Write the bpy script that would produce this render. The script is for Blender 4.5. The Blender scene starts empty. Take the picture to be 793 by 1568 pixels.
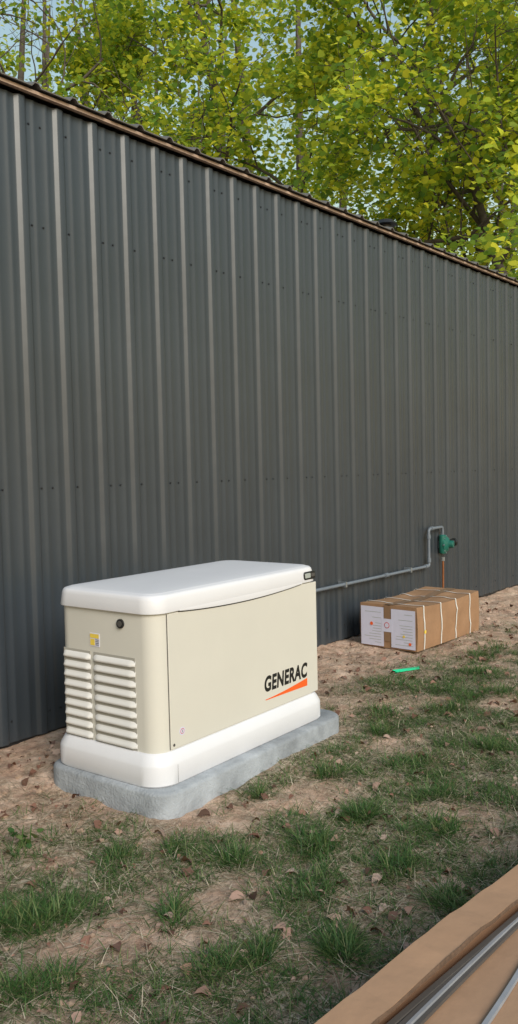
import bpy, math, random
import numpy as np
from mathutils import Matrix, Vector
rng=np.random.default_rng(7); random.seed(7)
S=bpy.context.scene
COL=S.collection
# ---------------------------------------------------------------- helpers
def link(o,parent=None):
    COL.objects.link(o)
    if parent: o.parent=parent
    return o
def empty(name,loc=(0,0,0),rz=0):
    e=bpy.data.objects.new(name,None); e.location=loc; e.rotation_euler=(0,0,rz); e.empty_display_size=.2
    return link(e)
def mesh(name,v,f,mat=None,parent=None,smooth=None,loc=None,rot=None):
    m=bpy.data.meshes.new(name); m.from_pydata([tuple(map(float,a)) for a in v],[],f); m.update()
    if smooth is not None:
        m.shade_smooth(); m.set_sharp_from_angle(angle=math.radians(smooth))
    o=bpy.data.objects.new(name,m)
    if mat:
        for k in (mat if isinstance(mat,(list,tuple)) else [mat]): m.materials.append(k)
    if loc: o.location=loc
    if rot: o.rotation_euler=rot
    return link(o,parent)
def mesh_np(name,V,K,mat,parent=None):
    n=len(V)//K
    m=bpy.data.meshes.new(name)
    m.vertices.add(len(V)); m.vertices.foreach_set('co',np.asarray(V,np.float32).ravel())
    m.loops.add(n*K); m.loops.foreach_set('vertex_index',np.arange(n*K,dtype=np.int32))
    m.polygons.add(n); m.polygons.foreach_set('loop_start',np.arange(0,n*K,K,dtype=np.int32))
    m.update(calc_edges=True); m.materials.append(mat)
    o=bpy.data.objects.new(name,m); return link(o,parent)
def box(name,a,b,mat,parent=None,bev=0):
    x0,y0,z0=a;x1,y1,z1=b
    v=[(x0,y0,z0),(x1,y0,z0),(x1,y1,z0),(x0,y1,z0),(x0,y0,z1),(x1,y0,z1),(x1,y1,z1),(x0,y1,z1)]
    f=[(0,3,2,1),(4,5,6,7),(0,1,5,4),(1,2,6,5),(2,3,7,6),(3,0,4,7)]
    o=mesh(name,v,f,mat,parent)
    if bev:
        md=o.modifiers.new('b','BEVEL'); md.width=bev; md.segments=3
    return o
def ring(u0,u1,v0,v1,r,z,n=7):
    out=[]
    for cx,cy,a0 in ((u1-r,v0+r,-90),(u1-r,v1-r,0),(u0+r,v1-r,90),(u0+r,v0+r,180)):
        for i in range(n+1):
            a=math.radians(a0+90*i/n); out.append((cx+r*math.cos(a),cy+r*math.sin(a),z))
    return out
def loft(name,rings,mat,parent=None,smooth=35):
    v=[];f=[];n=len(rings[0])
    for r in rings: v+=r
    for k in range(len(rings)-1):
        for i in range(n):
            j=(i+1)%n; f.append((k*n+i,k*n+j,(k+1)*n+j,(k+1)*n+i))
    f.append(tuple(range(n))[::-1]); f.append(tuple((len(rings)-1)*n+i for i in range(n)))
    return mesh(name,v,f,mat,parent,smooth)
def tube(name,pts,rad,mat,parent=None,n=12,cap=True):
    pts=[Vector(p) for p in pts]
    if not hasattr(rad,'__len__'): rad=[rad]*len(pts)
    v=[];f=[];up=None
    for i,p in enumerate(pts):
        t=(pts[min(i+1,len(pts)-1)]-pts[max(i-1,0)]).normalized()
        if up is None: up=t.orthogonal().normalized()
        up=(up-t*up.dot(t)).normalized(); w=t.cross(up)
        for k in range(n):
            a=2*math.pi*k/n; q=p+(up*math.cos(a)+w*math.sin(a))*rad[i]; v.append(q[:])
    for i in range(len(pts)-1):
        for k in range(n):
            l=(k+1)%n; f.append((i*n+k,i*n+l,(i+1)*n+l,(i+1)*n+k))
    if cap: f.append(tuple(range(n))[::-1]); f.append(tuple((len(pts)-1)*n+k for k in range(n)))
    return mesh(name,v,f,mat,parent,40)
def vnoise(x,y,seed=0):
    xi=np.floor(x).astype(int); yi=np.floor(y).astype(int); fx=x-xi; fy=y-yi
    fx=fx*fx*(3-2*fx); fy=fy*fy*(3-2*fy)
    def h(a,b):
        n=np.sin(a*127.1+b*311.7+seed*74.7)*43758.5453; return n-np.floor(n)
    return (h(xi,yi)*(1-fx)+h(xi+1,yi)*fx)*(1-fy)+(h(xi,yi+1)*(1-fx)+h(xi+1,yi+1)*fx)*fy
def fbm(x,y,seed=0,o=4):
    s=0;a=.5;t=0
    for k in range(o):
        s=s+a*vnoise(x*2**k,y*2**k,seed+k*3.3); t+=a; a*=.5
    return s/t
# ---------------------------------------------------------------- materials
def mat(name,base,rough=.6,noise=0,nscale=8,spec=.5,bump=0,bscale=60,metal=0,c2=None,coat=0,bdist=.01):
    m=bpy.data.materials.new(name); m.use_nodes=True; nt=m.node_tree; N=nt.nodes; L=nt.links
    b=N['Principled BSDF']; b.inputs['Roughness'].default_value=rough; b.inputs['Metallic'].default_value=metal
    b.inputs['Specular IOR Level'].default_value=spec; b.inputs['Coat Weight'].default_value=coat
    b.inputs['Base Color'].default_value=(*base,1)
    tc=N.new('ShaderNodeTexCoord')
    if noise or c2:
        n=N.new('ShaderNodeTexNoise'); n.inputs['Scale'].default_value=nscale; n.inputs['Detail'].default_value=6; n.inputs['Roughness'].default_value=.65
        L.new(tc.outputs['Object'],n.inputs['Vector'])
        r=N.new('ShaderNodeValToRGB'); r.color_ramp.elements[0].position=.3; r.color_ramp.elements[1].position=.7
        d=c2 if c2 else tuple(c*(1-noise) for c in base)
        r.color_ramp.elements[0].color=(*d,1); r.color_ramp.elements[1].color=(*base,1)
        L.new(n.outputs['Fac'],r.inputs['Fac']); L.new(r.outputs['Color'],b.inputs['Base Color'])
    if bump:
        n2=N.new('ShaderNodeTexNoise'); n2.inputs['Scale'].default_value=bscale; n2.inputs['Detail'].default_value=4
        L.new(tc.outputs['Object'],n2.inputs['Vector'])
        bp=N.new('ShaderNodeBump'); bp.inputs['Strength'].default_value=bump; bp.inputs['Distance'].default_value=bdist
        L.new(n2.outputs['Fac'],bp.inputs['Height']); L.new(bp.outputs['Normal'],b.inputs['Normal'])
    return m
def leafmat(name,cols,trans,tmix=.5,rough=.5,gloss=.05):
    m=bpy.data.materials.new(name); m.use_nodes=True; nt=m.node_tree; N=nt.nodes; L=nt.links
    N.remove(N['Principled BSDF']); out=N['Material Output']
    g=N.new('ShaderNodeNewGeometry')
    def ramp(cs):
        r=N.new('ShaderNodeValToRGB'); e=r.color_ramp.elements
        while len(e)<len(cs): e.new(.5)
        for i,c in enumerate(cs): e[i].position=i/(len(cs)-1); e[i].color=(*c,1)
        L.new(g.outputs['Random Per Island'],r.inputs['Fac']); return r
    d=N.new('ShaderNodeBsdfDiffuse'); L.new(ramp(cols).outputs['Color'],d.inputs['Color'])
    gl=N.new('ShaderNodeBsdfGlossy'); gl.inputs['Roughness'].default_value=rough; gl.inputs['Color'].default_value=(.8,.85,.8,1)
    a=N.new('ShaderNodeMixShader'); a.inputs[0].default_value=gloss; L.new(d.outputs[0],a.inputs[1]); L.new(gl.outputs[0],a.inputs[2])
    last=a
    if tmix:
        t=N.new('ShaderNodeBsdfTranslucent'); L.new(ramp(trans).outputs['Color'],t.inputs['Color'])
        b=N.new('ShaderNodeMixShader'); b.inputs[0].default_value=tmix; L.new(a.outputs[0],b.inputs[1]); L.new(t.outputs[0],b.inputs[2]); last=b
    L.new(last.outputs[0],out.inputs['Surface']); return m
M_wall=mat('painted_steel_siding',(.037,.046,.057),.38,.22,.9,.6,.5,1.4,bdist=.014)
M_roof=mat('roof_steel',(.14,.135,.13),.45,.2,2)
M_wood=mat('fascia_wood',(.46,.33,.25),.7,.5,14)
M_screw=mat('screw_paint',(.012,.013,.016),.5)
M_beige=mat('beige_enamel',(.60,.58,.53),.45,.05,2.5,.35,.03,120)
M_white=mat('white_enamel',(.68,.68,.72),.40,.05,3,.4,.03,120)
M_louv=mat('white_louver_enamel',(.68,.67,.66),.4,.04,5)
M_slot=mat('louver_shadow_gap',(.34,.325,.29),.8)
M_black=mat('black_plastic',(.012,.012,.012),.45)
M_dark=mat('seam_rubber_and_shade',(.07,.065,.06),.8)
M_orange=mat('orange_decal',(.80,.12,.02),.4)
M_yel=mat('yellow_decal',(.75,.55,.08),.5)
M_paper=mat('paper_label',(.60,.60,.74),.6,.06,30)
M_print=mat('printed_ink',(.10,.10,.12),.7)
M_red=mat('red_ink',(.5,.04,.03),.6)
M_greyb=mat('badge_grey',(.35,.38,.36),.4)
M_conc=mat('concrete',(.40,.425,.46),.85,.5,6,.3,.5,90)
M_card=mat('cardboard',(.34,.20,.115),.85,.2,6,.2,.25,30)
M_cardl=mat('cardboard_light',(.40,.245,.155),.85,.22,3,.2,.3,16)
M_cut=mat('cardboard_cut_edge',(.14,.085,.055),.9,.5,90)
M_strap=mat('white_strap',(.66,.64,.62),.4)
M_tape=mat('packing_tape',(.24,.145,.085),.3)
M_green=mat('green_cast_paint',(.010,.13,.10),.4,.3,20,.5,.1,60)
M_pipe=mat('grey_pipe',(.15,.175,.21),.5,.2,10)
M_copper=mat('copper_tube',(.42,.17,.08),.4,.3,20,metal=.7)
M_steel=mat('bright_steel',(.45,.5,.55),.3,metal=.8)
M_trim=mat('white_trim',(.30,.31,.34),.7,.25,10,.3)
M_trimg=mat('grey_trim',(.10,.09,.085),.7,.25,10,.3)
M_tag=mat('green_tag_plastic',(.02,.58,.28),.4)
M_bark=mat('bark',(.13,.11,.095),.95,.5,12,.2,.6,25)
M_stone=mat('stone',(.36,.25,.18),.9,.4,20)
M_leaf=leafmat('maple_leaf',[(.04,.09,.03),(.11,.20,.04),(.32,.39,.045),(.76,.70,.05)],[(.28,.48,.07),(.62,.73,.07),(.98,.92,.08)],.55)  # yellow ramp ends put sunlit and backlit highlights into the leaf colour
M_leaff=leafmat('distant_leaf',[(.10,.16,.09),(.19,.27,.10),(.40,.44,.11)],[(.35,.50,.15),(.55,.65,.15),(.94,.88,.15)],.5)
M_grass=leafmat('grass_blade',[(.030,.078,.022),(.050,.115,.03),(.085,.155,.042),(.19,.205,.085)],[(.06,.13,.03),(.12,.22,.05)],.22,gloss=.03)
M_straw=leafmat('dry_straw',[(.15,.12,.08),(.36,.29,.20),(.62,.53,.41)],[(.3,.2,.1),(.3,.2,.1)],.1)
M_dead=leafmat('dead_leaf',[(.08,.045,.03),(.20,.095,.065),(.34,.18,.13),(.50,.37,.30)],[(.3,.1,.04),(.3,.2,.1)],.1)
# ---------------------------------------------------------------- ground
def gmask(x,y):
    n=fbm(x*1.7+3,y*1.7+9,1,4); n2=fbm(x*5.5,y*5.5,5,3)
    wallfade=np.clip((-y-.55)/.7,0,1)
    m=np.clip((n*.55+n2*.45-.375)*6,0,1)*wallfade
    lim=np.clip((x-1.2)/.5+(-y-1.1)/.5,0,1)
    return m*lim
def height(x,y):
    h=(fbm(x*1.1,y*1.1,11,3)-.5)*.05+(fbm(x*6,y*6,21,3)-.5)*.034+(fbm(x*22,y*22,31,2)-.5)*.016
    near=np.exp(-((x-2.0)**2+(y+1.3)**2)/.4)*-.02
    bank=np.clip((y+.7)/.7,0,1)*np.clip((3.0-x)/1.5,0,1)*.03
    return h+near+bank-.005
def hz(x,y): return float(height(np.array([x]),np.array([y]))[0])
def axis(a,b,step,lo,hi):
    d=np.arange(a,b,step); l=[];r=[];s=step;p=a
    while p>lo: s*=1.5; p-=s; l.append(p)
    s=step;p=b
    while p<hi: r.append(p); s*=1.5; p+=s
    return np.concatenate([np.array(l[::-1]),d,np.array(r)])
xs=axis(.6,8.5,.016,-320,320); ys=axis(-3.6,.1,.016,-320,320)
X,Y=np.meshgrid(xs,ys,indexing='ij'); Zg=height(X,Y)
nx,ny=X.shape; V=np.stack([X,Y,Zg],-1).reshape(-1,3)
idx=np.arange(nx*ny).reshape(nx,ny)
F=np.stack([idx[:-1,:-1],idx[1:,:-1],idx[1:,1:],idx[:-1,1:]],-1).reshape(-1,4)
gm=bpy.data.meshes.new('ground'); gm.vertices.add(len(V)); gm.vertices.foreach_set('co',V.astype(np.float32).ravel())
gm.loops.add(F.size); gm.loops.foreach_set('vertex_index',F.astype(np.int32).ravel())
gm.polygons.add(len(F)); gm.polygons.foreach_set('loop_start',np.arange(0,F.size,4,dtype=np.int32)); gm.update(calc_edges=True); gm.shade_smooth()
at=gm.attributes.new('grass','FLOAT','POINT'); at.data.foreach_set('value',gmask(X,Y).ravel().astype(np.float32))
m=bpy.data.materials.new('sandy_soil'); m.use_nodes=True; nt=m.node_tree; N=nt.nodes; L=nt.links; b=N['Principled BSDF']; b.inputs['Roughness'].default_value=.95; b.inputs['Specular IOR Level'].default_value=.15
tc=N.new('ShaderNodeTexCoord')
def nz(sc,det=8,ro=.65):
    n=N.new('ShaderNodeTexNoise'); n.inputs['Scale'].default_value=sc; n.inputs['Detail'].default_value=det; n.inputs['Roughness'].default_value=ro; L.new(tc.outputs['Object'],n.inputs['Vector']); return n
def rp(src,stops):
    r=N.new('ShaderNodeValToRGB'); e=r.color_ramp.elements
    while len(e)<len(stops): e.new(.5)
    for i,(p_,c) in enumerate(stops): e[i].position=p_; e[i].color=(*c,1)
    L.new(src,r.inputs['Fac']); return r
sand=rp(nz(5,12,.8).outputs['Fac'],[(.36,(.29,.17,.12)),(.49,(.57,.38,.28)),(.64,(.82,.62,.49))])
litter=rp(nz(46,6,.9).outputs['Fac'],[(.40,(.06,.055,.03)),(.5,(.31,.255,.175)),(.61,(.70,.59,.46))])
a1=N.new('ShaderNodeAttribute'); a1.attribute_name='grass'
n3=nz(7,6,.75)
ma=N.new('ShaderNodeMath'); ma.operation='MULTIPLY_ADD'; L.new(a1.outputs['Fac'],ma.inputs[0]); ma.inputs[1].default_value=.7
r3=rp(n3.outputs['Fac'],[(.44,(0,0,0)),(.60,(.55,.55,.55))]); L.new(r3.outputs['Color'],ma.inputs[2]); ma.use_clamp=True
mx=N.new('ShaderNodeMix'); mx.data_type='RGBA'; L.new(ma.outputs[0],mx.inputs['Factor']); L.new(sand.outputs['Color'],mx.inputs['A']); L.new(litter.outputs['Color'],mx.inputs['B'])
L.new(mx.outputs['Result'],b.inputs['Base Color'])
bp=N.new('ShaderNodeBump'); bp.inputs['Strength'].default_value=1; bp.inputs['Distance'].default_value=.02
L.new(nz(50,6,.75).outputs['Fac'],bp.inputs['Height']); L.new(bp.outputs['Normal'],b.inputs['Normal'])
gm.materials.append(m); link(bpy.data.objects.new('ground',gm))
# ---------------------------------------------------------------- barn
barn=empty('metal_pole_barn')
P=.2286; X0=-2.4; X1=11.6; WH=3.16; ph=3.052
prof=[]
k0=math.floor((X0-ph)/P)+1; k1=math.ceil((X1-ph)/P)-1
for k in range(k0,k1+1):
    c=ph+k*P
    prof+=[(c-.038,0),(c-.033,-.0015),(c-.019,-.0145),(c-.014,-.0165),(c+.014,-.0165),(c+.019,-.0145),(c+.033,-.0015),(c+.038,0)]
    for q in (.076,.152):
        cc=c+q; prof+=[(cc-.014,0),(cc-.006,-.0042),(cc+.006,-.0042),(cc+.014,0)]
v=[];f=[]
zs=[.015,WH]
for x,y in prof:
    for z in zs: v.append((x,y,z))
for i in range(len(prof)-1): f.append((i*2,(i+1)*2,(i+1)*2+1,i*2+1))
mesh('siding_wall',v,f,M_wall,barn,30)
box('foundation_board',(X0,.012,-.1),(X1,.05,.1),M_screw,barn)
box('end_wall_left',(X0-.02,.055,0),(X0,8,WH),M_wall,barn)
box('end_wall_right',(X1,.055,0),(X1+.02,8,WH),M_wall,barn)
box('back_wall',(X0,8.01,0),(X1,8.05,WH),M_wall,barn)
v=[];f=[]
for z in (.12,1.25,2.55,3.04):
    for k in range(k0,k1+1):
        for off in (.047,) if k%2 else (.047,.115):
            cx=ph+k*P+off; b0=len(v); r=.006
            for i in range(6): v.append((cx+r*math.cos(i*1.047),-.001,z+r*math.sin(i*1.047)))
            for i in range(6): v.append((cx+r*.7*math.cos(i*1.047),-.006,z+r*.7*math.sin(i*1.047)))
            f.append(tuple(b0+6+i for i in range(6))[::-1])
            for i in range(6): f.append((b0+i,b0+6+i,b0+6+(i+1)%6,b0+(i+1)%6))
mesh('siding_screws',v,f,M_screw,barn)
v=[];f=[];rp_=[]
for k in range(k0-1,k1+2):
    c=ph+k*P+.05
    rp_+=[(c-.03,0),(c-.012,.02),(c+.012,.02),(c+.03,0)]
ey=-.075; ez=3.198; sl=.26
for x,h in rp_:
    for yy in (ey,4.0,8.1):
        zz=ez+sl*(yy-ey) if yy<=4 else ez+sl*(4-ey)-sl*(yy-4)
        v.append((x,yy,zz+h))
for i in range(len(rp_)-1):
    for j in range(2): f.append((i*3+j,i*3+j+1,(i+1)*3+j+1,(i+1)*3+j))
ro=mesh('roof',v,f,M_roof,barn); md=ro.modifiers.new('s','SOLIDIFY'); md.thickness=.006; md.offset=1
box('fascia_board',(X0-.05,-.050,WH+.012),(X1+.05,-.025,WH+.028),M_wood,barn)
gz=ez+sl*(4-ey)
for nm,xx in (('gable_left',X0-.01),('gable_right',X1+.01)):
    mesh(nm,[(xx,.06,WH),(xx,8,WH),(xx,4,gz-.05)],[(0,1,2)],M_wall,barn)
tube('roof_vent_cap',[(6.35,.15,3.2),(6.35,.15,3.33),(6.35,.15,3.335),(6.35,.15,3.37)],[.05,.05,.10,.07],M_black,barn,14)
# ---------------------------------------------------------------- concrete pad & generator
GX,GY,GYAW=2.263,-1.17,.033
pad=empty('concrete_pad',(GX,GY,0),GYAW)
def rr(i,z,r,a=(-.025,1.315,-.055,.66)): return ring(a[0]+i,a[1]-i,a[2]+i,a[3]-i,r,z)
loft('slab',[rr(0,-.08,.1),rr(0,.062,.1),rr(.004,.070,.097),rr(.013,.076,.09)],M_conc,pad)
gen=empty('standby_generator',(GX,GY,0),GYAW)
W=.64; LN=1.23; T=.078
def g(i,z,r): return ring(i,LN-i,i,W-i,r,z)
loft('base_plinth',[g(.004,T,.10),g(0,T+.006,.10),g(0,T+.078,.10),g(.003,T+.088,.098),g(.018,T+.118,.09),g(.027,T+.127,.085),g(.05,T+.128,.07)],M_white,gen)
B0,B1,C0,C1=.033,1.198,.033,W-.033
def bd(i,z,r): return ring(B0+i,B1-i,C0+i,C1-i,r,z)
loft('housing',[bd(0,T+.12,.072),bd(.001,.77,.072)],M_beige,gen)
loft('housing_gap',[bd(.004,.758,.07),bd(.004,.776,.07)],M_dark,gen)
def ld(i,z,r): return ring(B0-.012+i,B1+.012-i,C0-.012+i,C1+.012-i,r,z,8)
loft('lid',[ld(.010,.763,.075),ld(.001,.7635,.082),ld(0,.767,.083),ld(.005,.815,.083),ld(.008,.827,.082),ld(.014,.8335,.078),ld(.024,.8365,.07),ld(.030,.8370,.066),ld(.034,.8395,.062),ld(.040,.8405,.06),ld(.11,.844,.04),ld(.2,.846,.02)],M_white,gen,60)
v=[];f=[];v2=[];n=28
for i in range(n+1):
    t=i/n; u=.17+t*.88; sag=.019*math.sin(math.pi*t)**.8
    for (o,z) in ((-.0125,.768),(-.0135,.7625-sag*.3),(-.0125,.7625-sag),(-.002,.7635-sag)): v.append((u,C0+o,z))
    v2+=[(u,C0-.0055,.7628-sag),(u,C0-.0055,.7570-sag*1.06)]
for i in range(n):
    for j in range(3): f.append((i*4+j,(i+1)*4+j,(i+1)*4+j+1,i*4+j+1))
mesh('lid_grip_lip',v,f,M_white,gen,50)
mesh('lid_grip_shadow_strip',v2,[(2*i,2*i+2,2*i+3,2*i+1) for i in range(n)],M_dark,gen)  # dark strip painted as the shadow gap below the lid lip
def plate(name,u0,u1,z0,z1,v0,th,mat,par,r=.01,be=.002):
    rings=[]
    for (o,vv) in ((0,v0),(0,v0-th+be),(be,v0-th)):
        rg=ring(u0+o,u1-o,z0+o,z1-o,max(r-o,.0005),0,4); rings.append([(a,vv,b_) for a,b_,_ in rg])
    return loft(name,rings,mat,par,40)
plate('access_panel',.108,1.186,T+.131,.757,C0,.0045,M_beige,gen,.004)
mesh('panel_seam',[(.1035,C0-.0006,T+.13),(.1075,C0-.0006,T+.13),(.1075,C0-.0006,.757),(.1035,C0-.0006,.757)],[(0,1,2,3)],M_dark,gen)
mesh('plinth_seam',[(.112,-.0006,T+.004),(.1135,-.0006,T+.004),(.1135,-.0006,T+.078),(.112,-.0006,T+.078)],[(0,1,2,3)],M_dark,gen)
cu=bpy.data.curves.new('t','FONT'); cu.body='GENERAC'; cu.offset=.042; cu.space_character=1.08
to=bpy.data.objects.new('t',cu); COL.objects.link(to); bpy.context.view_layer.update()
tm=bpy.data.meshes.new_from_object(to); bpy.data.objects.remove(to)
co=np.array([v_.co[:] for v_ in tm.vertices]); mn=co.min(0); mxx=co.max(0)
sx=.352/(mxx[0]-mn[0]); sz=.074/(mxx[1]-mn[1])
for v_ in tm.vertices:
    x=(v_.co.x-mn[0])*sx; z=(v_.co.y-mn[1])*sz; v_.co=(.735+x+z*.10,C0-.0052,.297+z)
tm.materials.append(M_black); to=bpy.data.objects.new('logo_lettering',tm); link(to,gen)
v=[];n=12
for i in range(n+1):
    t=i/n; v.append((.745+.345*t,C0-.0052,.260+.028*t**1.5+.004))
for i in range(n,-1,-1):
    t=i/n; v.append((.745+.345*t,C0-.0052,.260-.006*t))
mesh('logo_swoosh',v,[tuple(range(len(v)))],M_orange,gen)
def disc(name,c,r,nrm,mat,par,th=.002,n=24):
    c=Vector(c); nrm=Vector(nrm).normalized(); return tube(name,[c,c+nrm*th],r,mat,par,n)
disc('sticker',(.175,C0-.0045,.270),.017,(0,-1,0),M_paper,gen,.0008)
disc('sticker_ring',(.175,C0-.0054,.270),.0115,(0,-1,0),M_red,gen,.0004)
disc('sticker_core',(.175,C0-.0059,.270),.009,(0,-1,0),M_paper,gen,.0004)
box('sticker_mark',(.1735,C0-.0068,.264),(.1765,C0-.0064,.276),M_print,gen)
disc('panel_lock',(.125,C0-.003,.225),.006,(0,-1,0),M_dark,gen,.003)
plate('lid_badge',1.07,1.168,.776,.815,C0-.009,.006,M_black,gen,.012)
plate('lid_badge_plate',1.076,1.124,.783,.808,C0-.0145,.002,M_greyb,gen,.006)
plate('lid_badge_plate',1.130,1.162,.787,.805,C0-.0145,.002,M_dark,gen,.004)
v=[];f=[]
def louver(v0,v1,z):
    n=14; b0=len(v)
    pr=((.020,.0),(.014,.005),(.002,.0145),(-.004,.0155),(-.009,.012),(-.010,.002),(-.0095,0))
    for i in range(n+1):
        t=i/n; e=min(1,min(t,1-t)/.10); e=math.sqrt(max(0,1-(1-e)**2))
        vv=v0+(v1-v0)*t
        for dz,o in pr: v.append((B0-o*(.15+.85*e)+.0008,vv,z+dz*(.75+.25*e)))
    m_=len(pr)
    for i in range(n):
        for j in range(m_-1): f.append((b0+i*m_+j,b0+i*m_+j+1,b0+(i+1)*m_+j+1,b0+(i+1)*m_+j))
for r in range(9):
    z=.222+r*.0415
    louver(.140,.385,z); louver(.400,.570,z)
mesh('louvers',v,f,M_louv,gen,50)
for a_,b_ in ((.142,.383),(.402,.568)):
    box('louver_shade_panel',(B0-.0012,a_,.205),(B0+.002,b_,.582),M_slot,gen)  # flat panel coloured like the shade between the slats
disc('hole_dark_disc',(B0,.215,.715),.019,(-1,0,0),M_black,gen,.008)  # black disc stands in for the darkness inside a round hole
disc('hole_dark_core',(B0-.008,.215,.715),.012,(-1,0,0),M_dark,gen,.002)
box('warning_label',(B0-.0012,.345,.605),(B0+.001,.402,.660),M_paper,gen)
box('warning_label_band',(B0-.0020,.347,.640),(B0-.0014,.400,.657),M_yel,gen)
box('warning_label_band',(B0-.0020,.372,.609),(B0-.0014,.399,.636),M_yel,gen)
for k in range(4): box('warning_text',(B0-.0020,.348,.611+k*.007),(B0-.0014,.368,.614+k*.007),M_print,gen)
# ---------------------------------------------------------------- gas regulator and pipes
reg=empty('gas_regulator',(6.97,0,.60))
tube('inlet_pipe',[(-.045,-.05,.145),(-.045,-.05,.06)],.013,M_pipe,reg)
def lathe(name,c,ax,prof,mat,par,n=24):
    c=Vector(c); ax=Vector(ax).normalized(); return tube(name,[c+ax*d for d,_ in prof],[max(r,.0005) for _,r in prof],mat,par,n)
lathe('diaphragm_housing',(0,-.02,0),(.25,-1,0),[(0,.04),(.012,.066),(.02,.070),(.030,.085),(.034,.085),(.038,.086),(.042,.085),(.047,.07),(.062,.058),(.072,.035),(.105,.033),(.110,.028)],M_green,reg)
lathe('valve_body',(-.045,-.05,.09),(0,0,-1),[(0,.02),(.01,.03),(.10,.032),(.16,.028),(.17,.02)],M_green,reg)
lathe('vent_stub',(.045,-.085,.01),(1,-.35,.1),[(0,.030),(.035,.030),(.036,.036),(.055,.036)],M_black,reg)
lathe('vent_cap',(.10,-.104,.0155),(1,-.35,.1),[(0,.024),(.006,.024),(.008,.018)],M_steel,reg)
for k in range(8):
    a=k*math.pi/4; d=Vector((.078*math.cos(a),-.055+.078*math.cos(a)*.25,.078*math.sin(a)))
    disc('flange_bolt',d,.007,(.25,-1,0),M_steel,reg,.014,6)
box('wall_bracket',(-.05,-.02,-.03),(.03,-.006,.03),M_steel,reg)
pipe=empty('gas_pipe',(0,0,0))
py=-.055
def arc(c,r,a0,a1,n=6): return [(c[0]+r*math.cos(math.radians(a0+(a1-a0)*i/n)),py,c[1]+r*math.sin(math.radians(a0+(a1-a0)*i/n))) for i in range(n+1)]
pts=[(2.9,py,.447),(6.62,py,.437)]+arc((6.64,.457),.02,-90,0)[1:]+[(6.66,py,.70)]+arc((6.69,.73),.03,180,90)+[(6.90,py,.76)]
pts+=[(6.915,py,.755),(6.922,py,.74),(6.925,py,.69)]
tube('pipe_run',pts,.0125,M_pipe,pipe)
for nm,a_,b_ in (('elbow_low',(6.585,py,.438),(6.625,py,.438)),('elbow_low_up',(6.66,py,.47),(6.66,py,.505)),('elbow_top',(6.66,py,.675),(6.66,py,.71)),('elbow_top_side',(6.70,py,.76),(6.735,py,.76)),('coupling',(5.9,py,.439),(5.95,py,.439))):
    tube(nm,[a_,b_],.018,M_pipe,pipe)
for xx in (5.3,6.3): box('pipe_clip',(xx,-.075,.42),(xx+.02,-.004,.46),M_steel,pipe)
tube('copper_riser',[(6.925,py,.48),(6.925,py,.42),(6.93,-.05,.2),(6.93,-.05,-.05)],.010,M_copper,pipe)
tube('copper_nut',[(6.925,py,.49),(6.925,py,.455)],.016,M_steel,pipe,6)
# ---------------------------------------------------------------- strapped cardboard box
cb=empty('cardboard_box',(5.30,-.66,hz(5.4,-.5)),-.03)
BL,BW,BH=.96,.47,.315
v=[];f=[]
def face(nu,nv,fn):
    b0=len(v)
    for i in range(nu+1):
        for j in range(nv+1): v.append(fn(i/nu,j/nv))
    for i in range(nu):
        for j in range(nv): f.append((b0+i*(nv+1)+j,b0+(i+1)*(nv+1)+j,b0+(i+1)*(nv+1)+j+1,b0+i*(nv+1)+j+1))
def wob(u,w): return .010*(vnoise(np.array(u*5.),np.array(w*5.),3)-.5)*math.sin(math.pi*min(max(u,0),1))*math.sin(math.pi*min(max(w,0),1))*4
def topz(a,b_): return BH-.018*math.sin(math.pi*a)*1+float(wob(a,b_))-.006*math.exp(-((b_-.5)/.03)**2)
face(24,24,lambda a,b_:(a*BL,b_*BW,topz(a,b_)))
face(24,8,lambda a,b_:(a*BL,float(wob(a,b_))-.006*math.sin(math.pi*b_),b_*topz(a,0)))
face(24,8,lambda a,b_:(BL-a*BL,BW+.006*math.sin(math.pi*b_),b_*topz(1-a,1)))
face(16,8,lambda a,b_:(-.004*math.sin(math.pi*b_)*math.sin(math.pi*a),BW-a*BW,b_*topz(0,1-a)))
face(16,8,lambda a,b_:(BL+.004*math.sin(math.pi*b_),a*BW,b_*topz(1,a)))
mesh('carton',v,f,M_card,cb,30)
vv=[];ff=[]
for i in range(25):
    a_=i/24
    for b_ in (.42,.58): vv.append((a_*BL,b_*BW,topz(a_,b_)+.0035))
for i in range(24): ff.append((2*i,2*i+1,2*i+3,2*i+2))
mesh('top_seam_tape',vv,ff,M_tape,cb)
box('end_tape',(-.0062,BW*.45,.05),(-.0056,BW*.56,BH-.002),M_tape,cb)
for s_ in (.10,.36,.60,.84):
    vv=[];ff=[];path=[]
    for z in np.linspace(0,1,9): path.append((float(wob(s_,z))-.006*math.sin(math.pi*z)-.004,z*(topz(s_,0))+.002))
    for b_ in np.linspace(0,1,25): path.append((b_*BW,topz(s_,b_)+.008-.003*abs(math.sin(b_*math.pi))))
    for z in np.linspace(1,0,5): path.append((BW+.010,z*topz(s_,1)))
    for (y_,z_) in path:
        vv+=[(s_*BL-.007+.02*(y_/BW)*(.5-s_),y_,z_),(s_*BL+.007+.02*(y_/BW)*(.5-s_),y_,z_)]
    for i in range(len(path)-1): ff.append((2*i,2*i+1,2*i+3,2*i+2))
    mesh('strap',vv,ff,M_strap,cb)
def endlabel(nm,v0,v1,z0,z1,mt,o=.0065): box(nm,(-o,v0,z0),(-o+.0006,v1,z1),mt,cb)
endlabel('label_sheet',.008,.205,.012,.290,M_paper)
endlabel('label_sheet',.268,.462,.010,.295,M_paper)
endlabel('label_small',.195,.285,.12,.215,M_paper,.0078)
for (a_,b_) in ((.02,.19),(.28,.45)):
    for k in range(12):
        z0=.035+k*.020
        if rng.random()<.8:
            w=(b_-a_)*(.35+.6*rng.random()); endlabel('label_text',a_+.01,a_+w,z0,z0+.0035,M_greyb,.0072)
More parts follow.
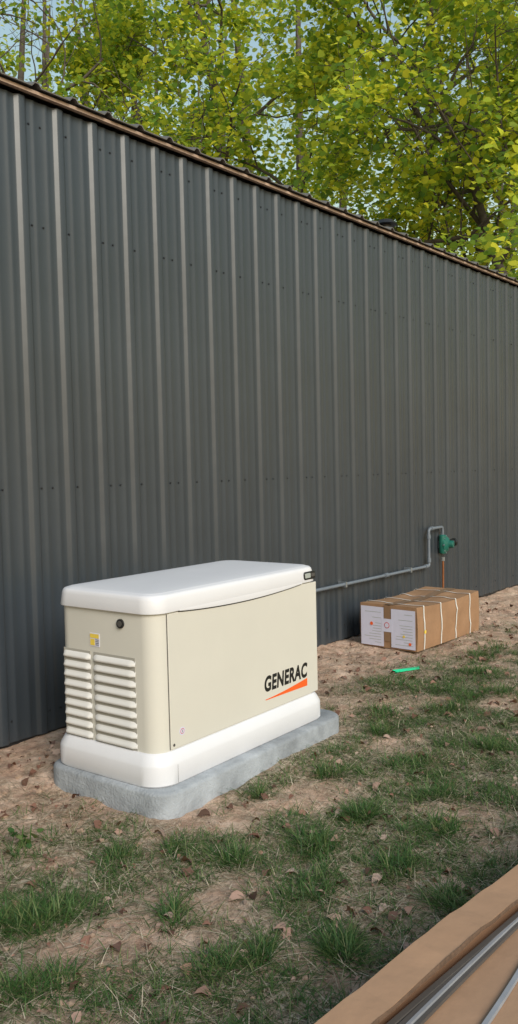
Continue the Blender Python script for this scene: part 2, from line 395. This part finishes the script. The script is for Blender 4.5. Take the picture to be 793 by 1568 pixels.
def rdisc(nm,v_,z,r,mt,o=.0085): disc(nm,(-o,v_,z),r,(-1,0,0),mt,cb,.0006,20)
rdisc('label_stamp',.24,.168,.022,M_red); rdisc('label_stamp_core',.24,.168,.017,M_paper,.0092)
rdisc('label_dot',.05,.05,.011,M_orange); rdisc('label_dot',.37,.17,.013,M_orange)
rdisc('label_dot',.10,.10,.01,M_yel)
disc('side_dot',(.10,-.012,.13),.014,(0,-1,0),M_yel,cb,.0006)
# ---------------------------------------------------------------- open carton, lower right
oc=empty('open_cardboard_carton',(1.23,-2.625,0),-.079)
def strip(name,path,w0,w1,mat,th=.003):
    v=[];f=[]
    for (x,y,z,tilt) in path:
        v+=[(x,y+w0,z),(x,y-w1,z-tilt),(x,y-w1,z-tilt-th),(x,y+w0,z-th)]
    for i in range(len(path)-1):
        for j in range(4): f.append((i*4+j,(i+1)*4+j,(i+1)*4+(j+1)%4,i*4+(j+1)%4))
    f.append((0,1,2,3)); f.append(tuple(len(v)-4+k for k in range(4))[::-1])
    return mesh(name,v,f,mat,oc)
path=[(-.5+i*.05,.003*math.sin(i*.35)+.0012*math.sin(i*1.7),.302+.004*math.sin(i*.45)+.0012*math.sin(i*2.3),.004+.002*math.sin(i*.8)) for i in range(51)]
strip('rim_flap',path,.0,.078,M_cardl,.005)
strip('rim_cut_edge',[(x,y-.079,z-.003,t) for x,y,z,t in path],.0,.0015,M_cut,.006)
box('long_side',(-.5,-.012,-.02),(2.0,-.006,.292),M_card,oc)
box('inner_sheet',(-.5,-.75,.222),(2.0,-.02,.227),M_cardl,oc)
box('near_side',(-.5,-.76,-.02),(2.0,-.752,.30),M_card,oc)
box('end_side',(2.0,-.76,-.02),(2.008,-.004,.294),M_card,oc)
box('end_side',(-.508,-.76,-.02),(-.5,-.004,.294),M_card,oc)
def band(name,pts,w,mat,h=.008):
    v=[];f=[];n=len(pts)
    for (x,y,z) in pts: v+=[(x,y,z),(x,y-w,z),(x,y-w,z-h),(x,y,z-h)]
    for i in range(n-1):
        for j in range(4): f.append((i*4+j,(i+1)*4+j,(i+1)*4+(j+1)%4,i*4+(j+1)%4))
    mesh(name,v,f,mat,oc)
def fan(y1,y0,z):
    return [(x,y1+(y0-y1)*max(0,(.75-x)/.58)**1.3,z) for x in np.linspace(-.35,1.3,34)]
band('packing_trim',fan(-.060,-.060,.248),.012,M_trimg)
band('packing_trim',fan(-.064,-.076,.246),.010,M_trimg)
band('packing_trim',fan(-.068,-.088,.247),.007,M_trim)
band('packing_trim',fan(-.073,-.097,.242),.009,M_trimg)
band('packing_trim',[(x,-.19+.12*(x-.286)+.10*max(0,x-.286)**2,.236) for x in np.linspace(-.3,.95,24)],.010,M_trim)
# ---------------------------------------------------------------- grass, straw, leaves
def blades(cx,cy,n,spread,lmin,lmax,w,upness,droop,zoff=0,rad=1.5):
    a=rng.uniform(0,2*np.pi,n); r=spread*np.sqrt(rng.random(n))*(1+.35*np.sin(a*2+cx*40)+.25*np.sin(a*3+cy*50))
    x=cx+r*np.cos(a); y=cy+r*np.sin(a); z=height(x,y)+zoff
    d=a+rng.normal(0,rad,n); l=rng.uniform(lmin,lmax,n); up=np.clip(rng.normal(upness,.2,n),.03,1)
    hx=np.cos(d);hy=np.sin(d); px=-hy;py_=hx
    pts=[]
    for t in (0,.4,.75,1):
        hor=l*(1-up*.8)*(t+ .25*t*t); ver=l*up*t*(1-droop*t)
        pts.append(np.stack([x+hx*hor,y+hy*hor,z+ver],-1))
    ws=[w,w*.85,w*.55,w*.1]
    q=[]
    for i in range(3):
        o0=np.stack([px*ws[i],py_*ws[i],0*px],-1)*.5; o1=np.stack([px*ws[i+1],py_*ws[i+1],0*px],-1)*.5
        q.append(np.stack([pts[i]-o0,pts[i]+o0,pts[i+1]+o1,pts[i+1]-o1],1))
    return np.stack(q,1)
def blade_mesh(name,arrs,mat):
    A=np.concatenate(arrs,0); n=len(A)
    V=np.empty((n,8,3),np.float32)
    for i in range(3): V[:,2*i]=A[:,i,0]; V[:,2*i+1]=A[:,i,1]
    V[:,6]=A[:,2,3]; V[:,7]=A[:,2,2]
    base=(np.arange(n)*8)[:,None,None]
    F=np.array([[0,1,3,2],[2,3,5,4],[4,5,7,6]])[None]+base
    m=bpy.data.meshes.new(name); m.vertices.add(n*8); m.vertices.foreach_set('co',V.ravel())
    m.loops.add(F.size); m.loops.foreach_set('vertex_index',F.astype(np.int32).ravel())
    m.polygons.add(n*3); m.polygons.foreach_set('loop_start',np.arange(0,F.size,4,dtype=np.int32)); m.update(calc_edges=True)
    m.materials.append(mat); link(bpy.data.objects.new(name,m))
def inpad(x,y):
    dx=x-GX; dy=y-GY; return (-.05<dx<1.34) and (-.1<dy<.68)
def incarton(x,y): return y<-2.60 and .7<x<3.3
G=[];St=[]
big=[(1.51,-1.42,.10,420),(1.42,-1.36,.08,240),(2.42,-1.84,.09,300),(1.865,-2.245,.08,380),(2.31,-2.38,.09,340),(4.39,-.95,.16,320),(3.75,-1.91,.14,360),(2.70,-1.80,.06,240),
     (5.53,-1.05,.16,300),(2.10,-1.40,.05,120),(1.98,-1.30,.06,120),(2.43,-2.15,.10,300),(1.75,-.97,.05,40),(2.75,-2.1,.12,280),(3.2,-2.2,.14,300),(4.6,-1.6,.16,320),(1.75,-1.75,.07,140),(5.0,-1.3,.14,260),(3.0,-1.45,.06,160),(2.65,-1.36,.03,70),
     (1.30,-1.75,.08,200),(3.6,-1.35,.08,200),(4.1,-1.5,.12,240),(3.3,-1.7,.10,260),(1.6,-2.0,.08,200),(3.9,-1.2,.10,200),(4.9,-1.8,.16,260),(5.8,-1.5,.18,260),(3.0,-1.95,.10,240),(2.1,-1.95,.09,220),(2.15,-1.62,.07,160),(1.75,-2.1,.06,140)]
for x,y,s_,n in big:
    for j in range(3):
        ox,oy=rng.normal(0,s_*.45,2)
        G.append(blades(x+ox,y+oy,int(n*.36),s_*.6,.05,.13,.0030,.55,.35))
    G.append(blades(x+.02,y-.02,int(n*.45),s_*1.5,.04,.09,.0028,.3,.3))
cnt=0
while cnt<4300:
    x=rng.uniform(.9,8.0); y=rng.uniform(-3.2,-.3)
    if inpad(x,y) or incarton(x,y): continue
    if rng.random()<float(gmask(np.array([x]),np.array([y]))[0])**1.5:
        n=int(rng.uniform(8,26)); G.append(blades(x,y,n,rng.uniform(.02,.08),.03,.09,.0025,.38,.3)); cnt+=1
blade_mesh('grass',G,M_grass)
for k in range(4200):
    x=rng.uniform(.9,6.5); y=rng.uniform(-3.0,-.3)
    if inpad(x,y) or incarton(x,y): continue
    gmv=float(gmask(np.array([x]),np.array([y]))[0])
    if rng.random()<.28+.6*gmv:
        St.append(blades(x,y,12,.12,.02,.09,.0024,.06,.2,.004))
blade_mesh('dry_straw',St,M_straw)
SH=np.array([(0,-.5),(.16,-.32),(.5,-.28),(.34,0),(.46,.22),(.17,.2),(0,.55),(-.17,.2),(-.46,.22),(-.34,0),(-.5,-.28),(-.16,-.32)])
SHs=np.array([(0,-.5),(.42,-.25),(.40,.15),(0,.55),(-.40,.15),(-.42,-.25)])
SHd=np.array([(0,-.5),(.22,-.35),(.30,-.05),(.24,.25),(.02,.55),(-.18,.3),(-.32,0),(-.2,-.3)])
def leaves(C,size,tilt,shape,fold=.15,curl=.3):
    n=len(C); az=rng.uniform(0,2*np.pi,n)
    nrm=np.stack([rng.normal(0,tilt,n),rng.normal(0,tilt,n),np.ones(n)],-1); nrm/=np.linalg.norm(nrm,axis=1)[:,None]
    a=np.stack([np.cos(az),np.sin(az),0*az],-1); a-=nrm*(a*nrm).sum(1)[:,None]; a/=np.linalg.norm(a,axis=1)[:,None]
    b_=np.cross(nrm,a)
    s_=size[:,None,None]
    V=C[:,None,:]+s_*(shape[None,:,0:1]*a[:,None,:]+shape[None,:,1:2]*b_[:,None,:]+(np.abs(shape[None,:,0:1])*fold-(shape[None,:,1:2]**2)*curl)*nrm[:,None,:])
    return V.reshape(-1,3)
pts=[]
while len(pts)<3000:
    x=rng.uniform(.9,7.5); y=rng.uniform(-3.0,-.03)
    if inpad(x,y) or incarton(x,y): continue
    pts.append((x,y))
pts=np.array(pts); C=np.stack([pts[:,0],pts[:,1],height(pts[:,0],pts[:,1])+.010],-1)
dl=empty('dead_leaves')
mesh_np('oak_leaves',leaves(C[:740],rng.uniform(.02,.058,740),.4,SHd,.7,.9),8,M_dead,dl)
mesh_np('maple_leaves',leaves(C[740:880],rng.uniform(.02,.052,140),.5,SH,.5,.8),12,M_dead,dl)
mesh_np('leaf_fragments',leaves(C[880:],rng.uniform(.006,.018,len(C)-880),.5,SHd,.7,.9),8,M_dead,dl)
import bmesh
bm=bmesh.new()
for k in range(560):
    x=rng.uniform(1.2,7.5); y=rng.uniform(-2.6,-.05)
    if inpad(x,y): continue
    if rng.random()<.45 and y<-1: continue
    s_=rng.uniform(.004,.014)*(1.4 if x<2.3 and y>-1.1 else 1)
    r=bmesh.ops.create_icosphere(bm,subdivisions=1,radius=s_)
    sc=(rng.uniform(.8,1.4),rng.uniform(.8,1.3),rng.uniform(.5,.8))
    for q in r['verts']:
        q.co=Vector((q.co.x*sc[0]+x+rng.normal(0,s_*.12),q.co.y*sc[1]+y+rng.normal(0,s_*.12),q.co.z*sc[2]+hz(x,y)+s_*.2))
m_=bpy.data.meshes.new('soil_clods'); bm.to_mesh(m_); bm.free(); m_.materials.append(M_stone); link(bpy.data.objects.new('soil_clods',m_))
gt=empty('plastic_tag',(4.78,-.86,hz(4.78,-.86)+.012),-.5)
v=[(-.09,-.02,0),(.09,-.022,.004),(.10,.0,.01),(.09,.02,.004),(-.09,.022,0),(-.1,0,.01),(-.09,-.02,-.006),(.09,-.022,-.002),(.10,.0,.004),(.09,.02,-.002),(-.09,.022,-.006),(-.1,0,.004)]
f=[(0,1,2,3,4,5),(11,10,9,8,7,6)]+[(i,6+i,6+(i+1)%6,(i+1)%6) for i in range(6)]
mesh('tag_sheet',v,f,M_tag,gt)
wd=[]
for k in range(4):
    a=k*1.6; wd.append((1.80+.02*math.cos(a),-.95+.02*math.sin(a)))
C=[]
for x,y in wd:
    for j in range(4): C.append((x+.018*j*math.cos(x*99),y+.018*j*math.sin(x*77),hz(x,y)+.01+.018*j))
weed=empty('weed_plant')
mesh_np('weed_leaves',leaves(np.array(C),rng.uniform(.02,.035,len(C)),.6,SHs),6,M_grass,weed)
for x,y in wd: tube('weed_stem',[(x,y,hz(x,y)-.01),(x+.01,y,hz(x,y)+.07)],.0015,M_grass,weed,5)
# ---------------------------------------------------------------- trees
def tree(name,base,Ht,seed,lean=(0,0),crown0=.25,dens=1.,leafsize=.13,spread=.5,trunk_r=.16,droop=.15,nl=16,mt=None,sig=(.20,.20,.10)):
    R=np.random.default_rng(seed); e=empty(name,base)
    tv=[];tf=[]; tips=[]
    def addtube(pts,rad,n):
        b0=len(tv); up=None
        for i,p in enumerate(pts):
            t=pts[min(i+1,len(pts)-1)]-pts[max(i-1,0)]; t=t/np.linalg.norm(t)
            if up is None:
                up=np.cross(t,[.3,.9,.1]); 
            up=up-t*(up@t); up/=np.linalg.norm(up); w=np.cross(t,up)
            for k in range(n):
                a=2*math.pi*k/n; tv.append(p+(up*math.cos(a)+w*math.sin(a))*rad[i])
        for i in range(len(pts)-1):
            for k in range(n):
                l=(k+1)%n; tf.append((b0+i*n+k,b0+i*n+l,b0+(i+1)*n+l,b0+(i+1)*n+k))
    def grow(p,d,l,r,lev):
        n=7 if lev<2 else 5; pts=[p];q=p.copy();dd=d.copy()
        for i in range(n):
            dd=dd+R.normal(0,.10+.05*lev,3)+np.array([0,0,.05 if lev<3 else -droop*.4]); dd/=np.linalg.norm(dd); q=q+dd*l/n; pts.append(q.copy())
        rad=[r*(1-.75*i/n) for i in range(n+1)]
        addtube(pts,rad,(9,7,5,4,3)[lev])
        if lev>=3:
            for i in range(1,n+1): tips.append(pts[i])
            return
        m_=(13,6,5)[lev]
        for k in range(m_):
            t=(crown0 if lev==0 else .25)+(1-(crown0 if lev==0 else .25))*(k+R.random())/m_; t=min(t,.99)
            i=int(t*n); fr=t*n-i; pp=pts[i]*(1-fr)+pts[min(i+1,n)]*fr
            tang=pts[min(i+1,n)]-pts[i]; tang/=np.linalg.norm(tang)
            a=R.uniform(0,2*math.pi) if lev else k*2.4+R.normal(0,.4)
            side=np.cross(tang,[math.cos(a),math.sin(a),.3]); side/=np.linalg.norm(side)
            w=R.uniform(.5,.95) if lev==0 else R.uniform(.45,.8)
            nd=tang*(1-w)+side*w; nd[2]+= .12 if lev==0 else 0; nd/=np.linalg.norm(nd)
            ll=(l*spread*(1-.55*t) if lev==0 else l*R.uniform(.4,.6)); grow(pp,nd,ll,max(rad[i]*.55,.006),lev+1)
    d0=np.array([lean[0],lean[1],1.]); d0/=np.linalg.norm(d0)
    grow(np.array([0,0,-.1]),d0,Ht,trunk_r,0)
    m_=bpy.data.meshes.new('limbs'); m_.from_pydata([tuple(a) for a in tv],[],tf); m_.shade_smooth(); m_.materials.append(M_bark); link(bpy.data.objects.new('limbs',m_),e)
    T=np.array(tips)
    if dens<1:
        cl=vnoise(T[:,0]*.9+seed,T[:,2]*.9+T[:,1]*.5,seed); T=T[cl<np.quantile(cl,dens)]
    if len(T):
        n=nl; C=np.repeat(T,n,0); C=C+R.normal(0,1,C.shape)*np.array(sig)
        mesh_np('foliage',leaves(C,R.uniform(.6,1.2,len(C))*leafsize,.6,SHs,.15),6,mt or M_leaf,e)
tree('maple_tree',(13.6,1.7,0),10.5,3,lean=(-.10,.05),crown0=.2,leafsize=.115,spread=.55,dens=.5,nl=16)
tree('maple_tree',(14.2,9.3,0),13,5,lean=(-.02,-.05),crown0=.25,leafsize=.125,spread=.42,dens=.55,nl=18)
tree('maple_tree',(16.5,6.0,0),13.0,8,lean=(-.03,-.05),crown0=.2,leafsize=.12,spread=.5,dens=.5,nl=18)
tree('maple_tree',(12.4,-.8,0),9.5,21,lean=(-.03,.42),crown0=.5,leafsize=.11,spread=.4,dens=.45,nl=12,trunk_r=.13)
tree('oak_tree',(9.0,12.2,0),15.0,12,lean=(.06,-.02),crown0=.35,leafsize=.10,spread=.42,dens=.10,nl=8,trunk_r=.30)
tree('maple_tree',(15.8,12.8,0),13.0,15,crown0=.3,leafsize=.13,spread=.36,dens=.5)
dt=empty('distant_trees'); CC=[]; R=np.random.default_rng(44)
for k in range(1000):
    az=math.radians(R.uniform(12,62)); d=R.uniform(24,36); lf=az>math.radians(48)
    h=R.uniform(1,13 if lf else 20)
    if R.random()<.3 and h>10: continue
    CC.append((d*math.cos(az),-3.5+d*math.sin(az),h))
CC=np.array(CC); C=np.repeat(CC,32,0); C+=R.normal(0,1,C.shape)*np.array([.7,.7,.4])
mesh_np('foliage_mass',leaves(C,R.uniform(.12,.26,len(C)),.6,SHs,.15),6,M_leaff,dt)
for k in range(26):
    az=math.radians(R.uniform(14,58)); d=R.uniform(22,34); x=d*math.cos(az); y=-3.5+d*math.sin(az); lx,ly=R.normal(0,.9,2)
    tube('trunk',[(x,y,-.2),(x+lx*.4,y+ly*.6,5),(x+lx,y+ly,10),(x+lx*1.8,y+ly*1.3,16)],[.2,.16,.11,.03],M_bark,dt,7)
# ---------------------------------------------------------------- sky, sun
sd=Vector((-.42,-.91,0)).normalized(); el=math.radians(32)
w=bpy.data.worlds.new('World'); S.world=w; w.use_nodes=True; nt=w.node_tree
sk=nt.nodes.new('ShaderNodeTexSky'); sk.sky_type='NISHITA'; sk.sun_disc=False; sk.sun_elevation=el; sk.sun_rotation=math.atan2(sd.x,sd.y); sk.air_density=2.4; sk.dust_density=1.0; sk.ozone_density=2.0
bg=nt.nodes['Background']; bg.inputs['Strength'].default_value=.15; nt.links.new(sk.outputs[0],bg.inputs['Color'])
sl_=bpy.data.lights.new('front_fill_sun','SUN'); sl_.energy=3.1; sl_.angle=math.radians(28); sl_.color=(1,.94,.85)  # soft lamp added on the camera side, standing in for warm bounced light
so=link(bpy.data.objects.new('front_fill_sun',sl_)); dv=Vector((sd.x*math.cos(el),sd.y*math.cos(el),math.sin(el)))
so.rotation_euler=dv.to_track_quat('Z','Y').to_euler()
# ---------------------------------------------------------------- camera
ps,pt,rl=.677,.053,-.023
Fv=Vector((math.cos(ps)*math.cos(pt),math.sin(ps)*math.cos(pt),-math.sin(pt)))
R0=Vector((math.sin(ps),-math.cos(ps),0)); U0=R0.cross(Fv)
Rv=math.cos(rl)*R0+math.sin(rl)*U0; Uv=-math.sin(rl)*R0+math.cos(rl)*U0
cm=bpy.data.cameras.new('camera'); cm.sensor_fit='VERTICAL'; cm.sensor_height=24; cm.lens=24*1300/1568; cm.clip_end=2000; cm.clip_start=.02
co_=link(bpy.data.objects.new('camera',cm)); Bf=-Fv
co_.matrix_world=Matrix(((Rv.x,Uv.x,Bf.x,0),(Rv.y,Uv.y,Bf.y,-3.52),(Rv.z,Uv.z,Bf.z,1.332),(0,0,0,1)))
S.camera=co_
S.view_settings.view_transform='Standard'; S.view_settings.look='None'; S.view_settings.exposure=0
